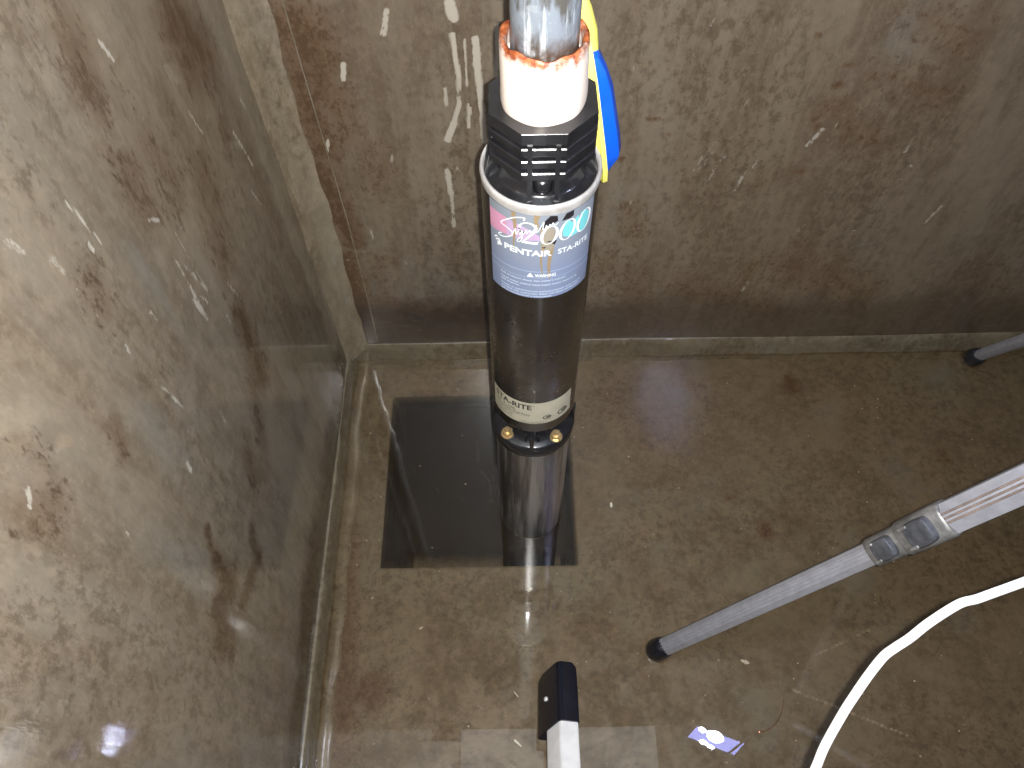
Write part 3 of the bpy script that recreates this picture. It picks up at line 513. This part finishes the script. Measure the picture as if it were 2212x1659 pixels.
# the cream label low on the casing
MAT_CREAM = flat('label_cream', (.50, .47, .37), .4); MAT_INK = flat('label_ink', (.02, .02, .02), .5); MAT_GREYINK = flat('grey_ink', (.13, .12, .10), .5)
lab2 = wrap('rating_label', [mm([(-58.5, 370.8), (47, 371), (45.5, 417.6), (-57.8, 417.4)])], R0+.0003, MAT_CREAM, pump)
def lay2(name, polys, mat, lv=1): return wrap(name, polys, R0+.0003+lv*.00012, mat, lab2, None, .003)
lay2('lettering', text_polys('STA-RITE', -.0525, -.0045, .4025, .4125, .025), MAT_INK)
lay2('lettering', text_polys('®', -.0035, -.0015, .4100, .4125), MAT_INK)
lay2('lettering', text_polys('4F-L-06', -.0515, -.0235, .3945, .4000, .01), MAT_GREYINK)
lay2('lettering', text_polys('Submersible Well Pump', -.0515, -.0062, .3890, .3932, .012), MAT_GREYINK)
for i, (s_, u1) in enumerate((('1/2 HP 230V 1PH', -25), ('STAGES 6 10 GPM', -28), ('MADE IN U.S.A.', -27))):
    lay2('lettering', text_polys(s_, -.051, u1/1000, (384.2-i*4.6)/1000, (387.0-i*4.6)/1000, .005), MAT_GREYINK)
def mark(cu, cv, r, w):                                    # round certification mark: open ring and two letters
    a = np.linspace(math.radians(50), math.radians(310), 26)
    P = ribbon([(cu+r*1.25*math.cos(t), cv+r*math.sin(t)) for t in a], w)
    P += text_polys('SB', cu-r*.45, cu+r*1.35, cv-r*.5, cv+r*.5, .05); return P
lay2('certification_mark', mark(.0335, .3840, .0052, .0016), MAT_INK); lay2('certification_mark', mark(.0135, .3842, .0038, .0012), MAT_INK)
lay2('lettering', text_polys('us', .0200, .0226, .3812, .3828, .02)+text_polys('LR 66025', .0100, .0196, .3775, .3790), MAT_GREYINK)
ln = lambda a, b: ribbon([a, b], .0004)
lay2('lettering', text_polys('Motor 8277001', -.0150, .0070, .3722, .3748, .005)+ln((-.0178, .3715), (.0092, .3715))+ln((-.0178, .3758), (.0092, .3758))+ln((-.0178, .3713), (-.0178, .376))+ln((.0092, .3713), (.0092, .376)), MAT_GREYINK)

# ------------------------------------------------------------------ float switch hanging behind the pump head
fs = thing('float_switch', 'blue and yellow plastic float hanging behind the black pump collar', 'float', (.0365, .06, .812))
ax0 = Vector((.0300, .060, .809)); ax1 = Vector((.0555, .060, .6560)); U = (ax1-ax0).normalized(); L = (ax1-ax0).length
SX = Vector((-U.z, 0, U.x)).normalized()
if SX.x < 0: SX = -SX
SX = (SX + Vector((0, .18, 0))).normalized(); SY = U.cross(SX).normalized()
def half(sign, prof, lip=0):
    rings = []
    for s, h, d in prof:                                     # along the axis, height off the seam, half depth
        c = ax0+U*s*L
        pts = [(0, -d), (h*.75, -d*.92), (h, -d*.62), (h, d*.62), (h*.75, d*.92), (0, d)]
        rings.append([tuple(c+SX*(sign*a)+SY*b) for a, b in pts])
    g = G(); g.loft(rings); return g
yp = [(-.03, .002, .004), (-.01, .006, .008), (.06, .0085, .010), (.15, .0105, .013), (.20, .012, .018), (.28, .017, .024), (.70, .023, .030), (.86, .0235, .030), (.97, .015, .024), (1.0, .010, .020)]
bp = [(.215, .0015, .008), (.235, .0075, .015), (.30, .0120, .020), (.40, .0150, .025), (.70, .0172, .030), (.80, .0172, .030), (.83, .0160, .029), (.955, .0020, .022)]
yh = half(-1, yp).build('yellow_shell', MAT_YELLOW, fs, 30); half(1, bp).build('blue_shell', MAT_BLUE, fs, 30)
rings = []
for s, d in ((.14, .012), (.2, .019), (.34, .0265), (.70, .0325), (.86, .0325), (.98, .026), (1.02, .018)):
    c = ax0+U*s*L; rings.append([tuple(c+SX*a+SY*b) for a, b in ((-.003, -d), (.0012, -d), (.0012, d), (-.003, d))])
g = G(); g.loft(rings); g.build('seam_flange', MAT_YELLOW, fs, 30)
nk = G(); nk.tube([ax0+U*.040+SX*.0005, ax0+U*.020+SX*.0015, ax0+U*.002+SX*.0005, ax0-U*.006, ax0-U*.010], [.0085, .0082, .0064, .0046, .0025], 18); nk.build('neck', MAT_YELLOW, fs, 50)
cb = G(); cb.tube(spline([ax0-SX*.004, ax0-U*.02-SX*.006, (.018, .04, .88), (.004, .031, .96), (.0, .030, 1.2), (0, .030, 2.0)], 8), .0035, 10); cb.build('cable', MAT_RUBBER, fs, 60)

# ------------------------------------------------------------------ lamp tripod: two legs in view, lamp head above
apex = Vector((.665, -.170, 1.0))
tri = thing('lamp_tripod', 'grey telescopic tripod of a work lamp, rubber-tipped legs standing in the water at the right', 'tripod', (apex.x, apex.y, 0))
def tripod_leg(foot, wk):
    foot = Vector(foot); u = (apex-foot).normalized(); Lt = (apex-foot).length
    n = (CAM-foot); n = (Vector((-.25, -.30, .92)) - u*Vector((-.25, -.30, .92)).dot(u)).normalized(); s = u.cross(n).normalized()
    def section(w, d, gr, depth):
        P = []; M_ = []
        N = 8*len(gr)
        xs_ = sorted([-w, -w*.93] + [q for c in gr for q in (c-.0011, c-.0006, c+.0006, c+.0011)] + [w*.93, w])
        top = []
        for x in xs_:
            y = d*math.sqrt(max(0, 1-(x/w)**4))
            if any(abs(x-c) < .0008 for c in gr): y -= depth
            top.append((x, y))
        bot = [(x, -d*math.sqrt(max(0, 1-(x/w)**4))) for x in np.linspace(w*.97, -w*.97, 12)]
        return top+bot, top
    def tubeleg(l0, l1, w, d, gr, depth, dirty):
        prof, top = section(w, d, gr, depth); g = G()
        for a, b in ((l0, l1),):
            rings = [[tuple(foot+u*l+s*x+n*y) for x, y in prof] for l in (a, b)]
            g.loft(rings)
        np_ = len(prof)
        if dirty:
            for i in range(np_):
                x0, x1 = prof[i][0], prof[(i+1) % np_][0]; xm = (x0+x1)/2
                if i < len(top)-1 and any(abs(xm-c) < .0011 for c in gr): g.m[i] = 1
        return g
    low = tubeleg(.004, .395, .0126*wk, .0095, [-.0072*wk, -.0033*wk, .0006*wk, .0045*wk], .0016, False)
    leg = low.build('leg', [MAT_TUBE, MAT_GROOVE], tri, 25)
    up = tubeleg(.486, Lt, .0166, .0132, [-.0062, -.0018, .0026], .0012, True); up.build('upper_tube', [MAT_TUBE, MAT_GROOVE], leg, 25)
    for (a, b, w, d, lw) in ((.393, .437, .0156, .0132, .0115), (.434, .488, .0182, .0158, .0135)):
        g = G(); rings = []
        for l, e in ((a, .0012), (a+.002, 0), (b-.003, 0), (b-.0015, .0006), (b, .0015)):
            rings.append([tuple(foot+u*l+s*((w-e)*math.copysign(abs(math.cos(t))**.6, math.cos(t)))+n*((d-e)*math.copysign(abs(math.sin(t))**.6, math.sin(t)))) for t in np.linspace(0, 2*math.pi, 40, endpoint=False)])
        g.loft(rings); g.build('clamp', MAT_CLAMP, leg, 40)
        g = G(); Mx = Matrix((u, s, n)).transposed(); c = foot+u*((a+b)/2)+n*(d+.0025)
        pts = []
        for t in np.linspace(0, 2*math.pi, 36, endpoint=False):
            cx = math.copysign(abs(math.cos(t))**(.5), math.cos(t)); sx = math.copysign(abs(math.sin(t))**.55, math.sin(t)); pts.append((cx*lw*1.15, sx*lw))
        rings = [[tuple(c+u*x*k+s*y*k+n*(z+ (.0018*(x/lw) if z > 0 else 0))) for x, y in pts] for k, z in ((1, -.004), (1, .0025), (.9, .0045), (.6, .0050))]
        g.loft(rings); lev = g.build('lever', MAT_LEVER, leg, 40)
        for q in (-1, 1):
            g = G(); g.box(c-u*lw*.85+s*q*lw*.78+n*.004, (lw*.75, lw*.26, .003), Mx, .0006); g.build('tab', MAT_CLAMP, leg, 30)
    g = G(); prof = [(.0105, .020), (.0125, .0175), (.0145, .014), (.0150, .010), (.0160, .007), (.0158, .001), (.0166, -.003), (.0155, -.010), (.0125, -.0150), (.006, -.0035), (.001, -.0192)]
    rings = []
    for r, l in prof: rings.append([tuple(foot+u*l+(s*math.cos(t)+n*math.sin(t))*r) for t in np.linspace(0, 2*math.pi, 36, endpoint=False)])
    g.loft(rings); g.build('rubber_foot', MAT_RUBBER, leg, 45)
tripod_leg((.1767, -.2193, .0085), 1.0); tripod_leg((.7845, .266, .0085), .58); tripod_leg((.98, -.70, .0085), 1.0)
g = G(); g.box(apex, (.06, .06, .07), None, .008); g.build('hub', MAT_LAMPBODY, tri, 30)
g = G(); g.tube([apex+Vector((0, 0, .03)), apex+Vector((0, 0, .10))], .012, 16); g.tube([apex+Vector((-.25, -.05, .085)), apex+Vector((.25, .05, .085))], .010, 16); g.build('cross_bar', MAT_LAMPBODY, tri, 40)
# lit lamp head on the bar, tilted down towards the pump
lamp = thing('work_lamp', 'lit blue-white LED work lamp on the tripod bar beyond the right edge', 'work lamp', (.478, -.221, 1.02))
Q = [Vector(q) for q in ((.4099, -.2110, 1.0224), (.4372, -.1876, 1.0185), (.5480, -.2309, 1.0088), (.5188, -.2560, 1.0134))]
nrm = (Q[1]-Q[0]).cross(Q[3]-Q[0]).normalized()
if nrm.z > 0: nrm = -nrm
cen = sum(Q, Vector())/4
g = G(); g.loft([[tuple(q) for q in Q], [tuple(q-nrm*.002) for q in Q]]); g.build('lamp_glass', MAT_PANEL, lamp, 0)
g = G(); g.loft([[tuple(cen+(q-cen)*1.06-nrm*.0025) for q in Q], [tuple(cen+(q-cen)*1.06-nrm*.03) for q in Q], [tuple(cen+(q-cen)*.8-nrm*.045) for q in Q]]); g.build('housing', MAT_LAMPBODY, lamp, 30)
for c, r, st in (((.4789, -.2130, 1.0157), .0135, 1.6), ((.4483, -.1960, 1.0179), .0062, 1.5), ((.4480, -.2254, 1.0190), .0058, 2.0), ((.4640, -.2360, 1.0180), .0045, 2.2)):
    c = Vector(c); c = c-nrm*(c-cen).dot(nrm)+nrm*.0012; a = (Q[2]-Q[1]).normalized(); b = nrm.cross(a)
    g = G(); n_ = 24; ring = [tuple(c+a*math.cos(2*math.pi*i/n_)*r*st+b*math.sin(2*math.pi*i/n_)*r) for i in range(n_)]
    g.loft([ring, [tuple(Vector(q)-nrm*.001) for q in ring]]); g.build('led_cluster', MAT_LED, lamp, 0)

for c, r in (((.4789, -.2130, 1.0157), .0034), ((.4520, -.2270, 1.0188), .0022)):
    c = Vector(c); c = c-nrm*(c-cen).dot(nrm)+nrm*.0022; a = (Q[2]-Q[1]).normalized(); b = nrm.cross(a)
    g = G(); ring = [tuple(c+a*math.cos(2*math.pi*i/20)*r*1.5+b*math.sin(2*math.pi*i/20)*r) for i in range(20)]
    g.loft([ring, [tuple(Vector(q)-nrm*.0008) for q in ring]]); g.build('led_core', MAT_CORE, lamp, 0)

# ------------------------------------------------------------------ aluminium rail with its black foot
rail = thing('ladder_rail', 'bright aluminium rail with a black plastic foot cap resting on the wet floor', 'rail', (.03, -.25, 0))
u = Vector((-.035, -.86, .50)).normalized(); n0 = Vector((0, .50, .86)); th = math.radians(38)
s0 = u.cross(n0).normalized(); 
if s0.x < 0: s0 = -s0
n0 = s0.cross(u).normalized()
if n0.z < 0: n0 = -n0
fr = s0*math.cos(th)*-1*-1
E1 = Vector((0.0306, -.2410, .046))                        # top of the edge between the two faces
a1 = (s0*math.cos(math.radians(8))+n0*math.sin(math.radians(-8))).normalized()      # across the bright face, to the right
a2 = (s0*-math.cos(math.radians(52))-n0*math.sin(math.radians(52))).normalized()    # across the dark face, to the left and down
def bar(name, l0, l1, w1, w2, off, mat, par, rnd, taper=0):
    g = G(); rings = []
    for l, k in ((l0, .82), (l0+.006, .97), (l0+.014, 1.0), (l1-.001, 1.0), (l1, .985)) if taper else ((l0, 1), (l1, 1)):
        o = E1+u*l+(a1*-1*off+ (a2*-1*off)) if False else E1+u*l-(a1+a2).normalized()*0
        A = o+a1*w1*k; B = o+a2*w2*k; C_ = o+a1*w1*k+a2*w2*k
        poly = [o, A, C_, B]; c4 = sum(poly, Vector())/4; out = []
        for i in range(4):
            p0, p1, p2 = poly[i-1], poly[i], poly[(i+1) % 4]
            for t in (0, .25, .5, .75, 1):
                q = (p1+(p0-p1).normalized()*rnd)*(1-t)**2+p1*2*t*(1-t)+(p1+(p2-p1).normalized()*rnd)*t*t; out.append(tuple(q+(q-c4).normalized()*off))
        rings.append(out)
    g.loft(rings); return g.build(name, mat, par, 40)
bar('rail', .02, 1.25, .0255, .030, -.0008, MAT_ALU, rail, .004)
bar('foot_cap', .0, .094, .0265, .047, 0.0012, MAT_CAP, rail, .006, 1)
nf = a2.cross(u).normalized()
if nf.dot(CAM-E1) < 0: nf = -nf
g = G(); c0 = E1+u*.046+a2*.026+nf*.0012; g.loft([[tuple(c0+nf*hh+(u*math.cos(t)+a2*math.sin(t))*rr) for t in np.linspace(0, 2*math.pi, 16, endpoint=False)] for rr, hh in ((.0032, -.001), (.0032, .0008), (.0020, .0018))]); g.build('rivet', MAT_ALU, rail, 40)

# ------------------------------------------------------------------ white cord
cp = [(.128, -.462, .615), (.1402, -.4381, .638), (.1467, -.4275, .6445), (.1524, -.4164, .6513), (.1630, -.4009, .6608), (.1698, -.3922, .6661), (.1780, -.3824, .6721), (.1870, -.3731, .6778), (.1937, -.3688, .6804), (.2026, -.3640, .6834), (.2145, -.3563, .6881), (.2316, -.3475, .6935), (.2419, -.3452, .6950), (.2522, -.3422, .6968), (.2696, -.3371, .6999), (.2936, -.3297, .7045), (.40, -.30, .75), (.55, -.22, .93)]
cp = [(.10, -.60, .60), (.05, -.9, .9), (.05, -1.0, 1.6)][::-1]+cp
g = G(); g.tube(spline(cp, 8), .0027, 14)
cord = g.build('power_cord', MAT_CORD, None, 80); tag(cord, 'thick white cord hanging across the lower right corner', 'cord')

# ------------------------------------------------------------------ bits floating on the water
def flake(name, x, y, w, l, a, mat, label, cat, group, z=.0012):
    g = G(); n_ = 9; R_ = random.Random(int(x*1e4)+7)
    P = [(math.cos(2*math.pi*i/n_)*l/2*R_.uniform(.75, 1.1), math.sin(2*math.pi*i/n_)*w/2*R_.uniform(.75, 1.1)) for i in range(n_)]
    c, s = math.cos(a), math.sin(a); P = [(x+c*p-s*q, y+s*p+c*q) for p, q in P]
    g.prism(P, z-.0008, z+.0006, .0002); o = g.build(name, mat, None, 30); return tag(o, label, cat, group)
MAT_CHIP = plain('cream_chip', (.62, .58, .48), .6, 0, 200, .15); MAT_STRAW = plain('straw_bit', (.40, .33, .24), .6, 0, 200, .2)
GR = 'pale bits floating on the water'
flake('paint_chip', .1278, .0045, .0045, .010, 1.6, MAT_CHIP, 'white paint chip floating right of the sump, upright and squarish', 'paint chip', GR)
flake('paint_chip', -.0045, -.1285, .0055, .0095, .5, MAT_CHIP, 'cream chip lying over the pump reflection in front of the sump', 'paint chip', GR)
flake('straw_bit', -.0265, -.3368, .0035, .016, -.75, MAT_CHIP, 'pale sliver floating left of the aluminium rail', 'floating bit', GR)
flake('straw_bit', -.0273, -.2749, .0025, .011, -.9, MAT_STRAW, 'thin pale sliver floating left of the black foot cap', 'floating bit', GR)
flake('straw_bit', .2984, -.2370, .006, .013, -.35, MAT_STRAW, 'tan scrap on the floor just below the nearer tripod leg', 'floating bit', GR)
flake('paint_chip', -.164, -.1819, .004, .007, .4, MAT_STRAW, 'small tan speck floating between left wall and the sump front', 'paint chip', GR)
MAT_COPPER = plain('copper_wire', (.62, .30, .18), .3, .9, 80, .1)
g = G(); g.tube(spline([(.3418, -.2896, .004), (.3358, -.3055, .003), (.3233, -.3210, .002), (.3119, -.3269, .0015), (.3040, -.3281, .0015)], 6), .00055, 6)
g.box((.3023, -.3281, .0015), (.004, .003, .002), None, .0005)
tag(g.build('wire_strand', MAT_COPPER, None, 60), 'thin curved copper wire strand on the water beside the lamp reflection', 'wire')
g = G()
for i in range(130):
    x = random.uniform(-.27, .75); y = random.uniform(-.40, .24); r = random.choice((.0006, .0008, .001, .0013))
    if PX0 < x < PX1 and PY0 < y < PY1 and random.random() < .85: continue
    a = random.uniform(0, 6.28); P = [(x+math.cos(a+k*1.57)*r*random.uniform(.6, 1.5), y+math.sin(a+k*1.57)*r*random.uniform(.6, 1.2)) for k in range(4)]
    g.prism(P, .0002, .0009)
tag(g.build('grit', MAT_STRAW, None, 30), 'scattered fine pale grit on the water', kind='stuff')
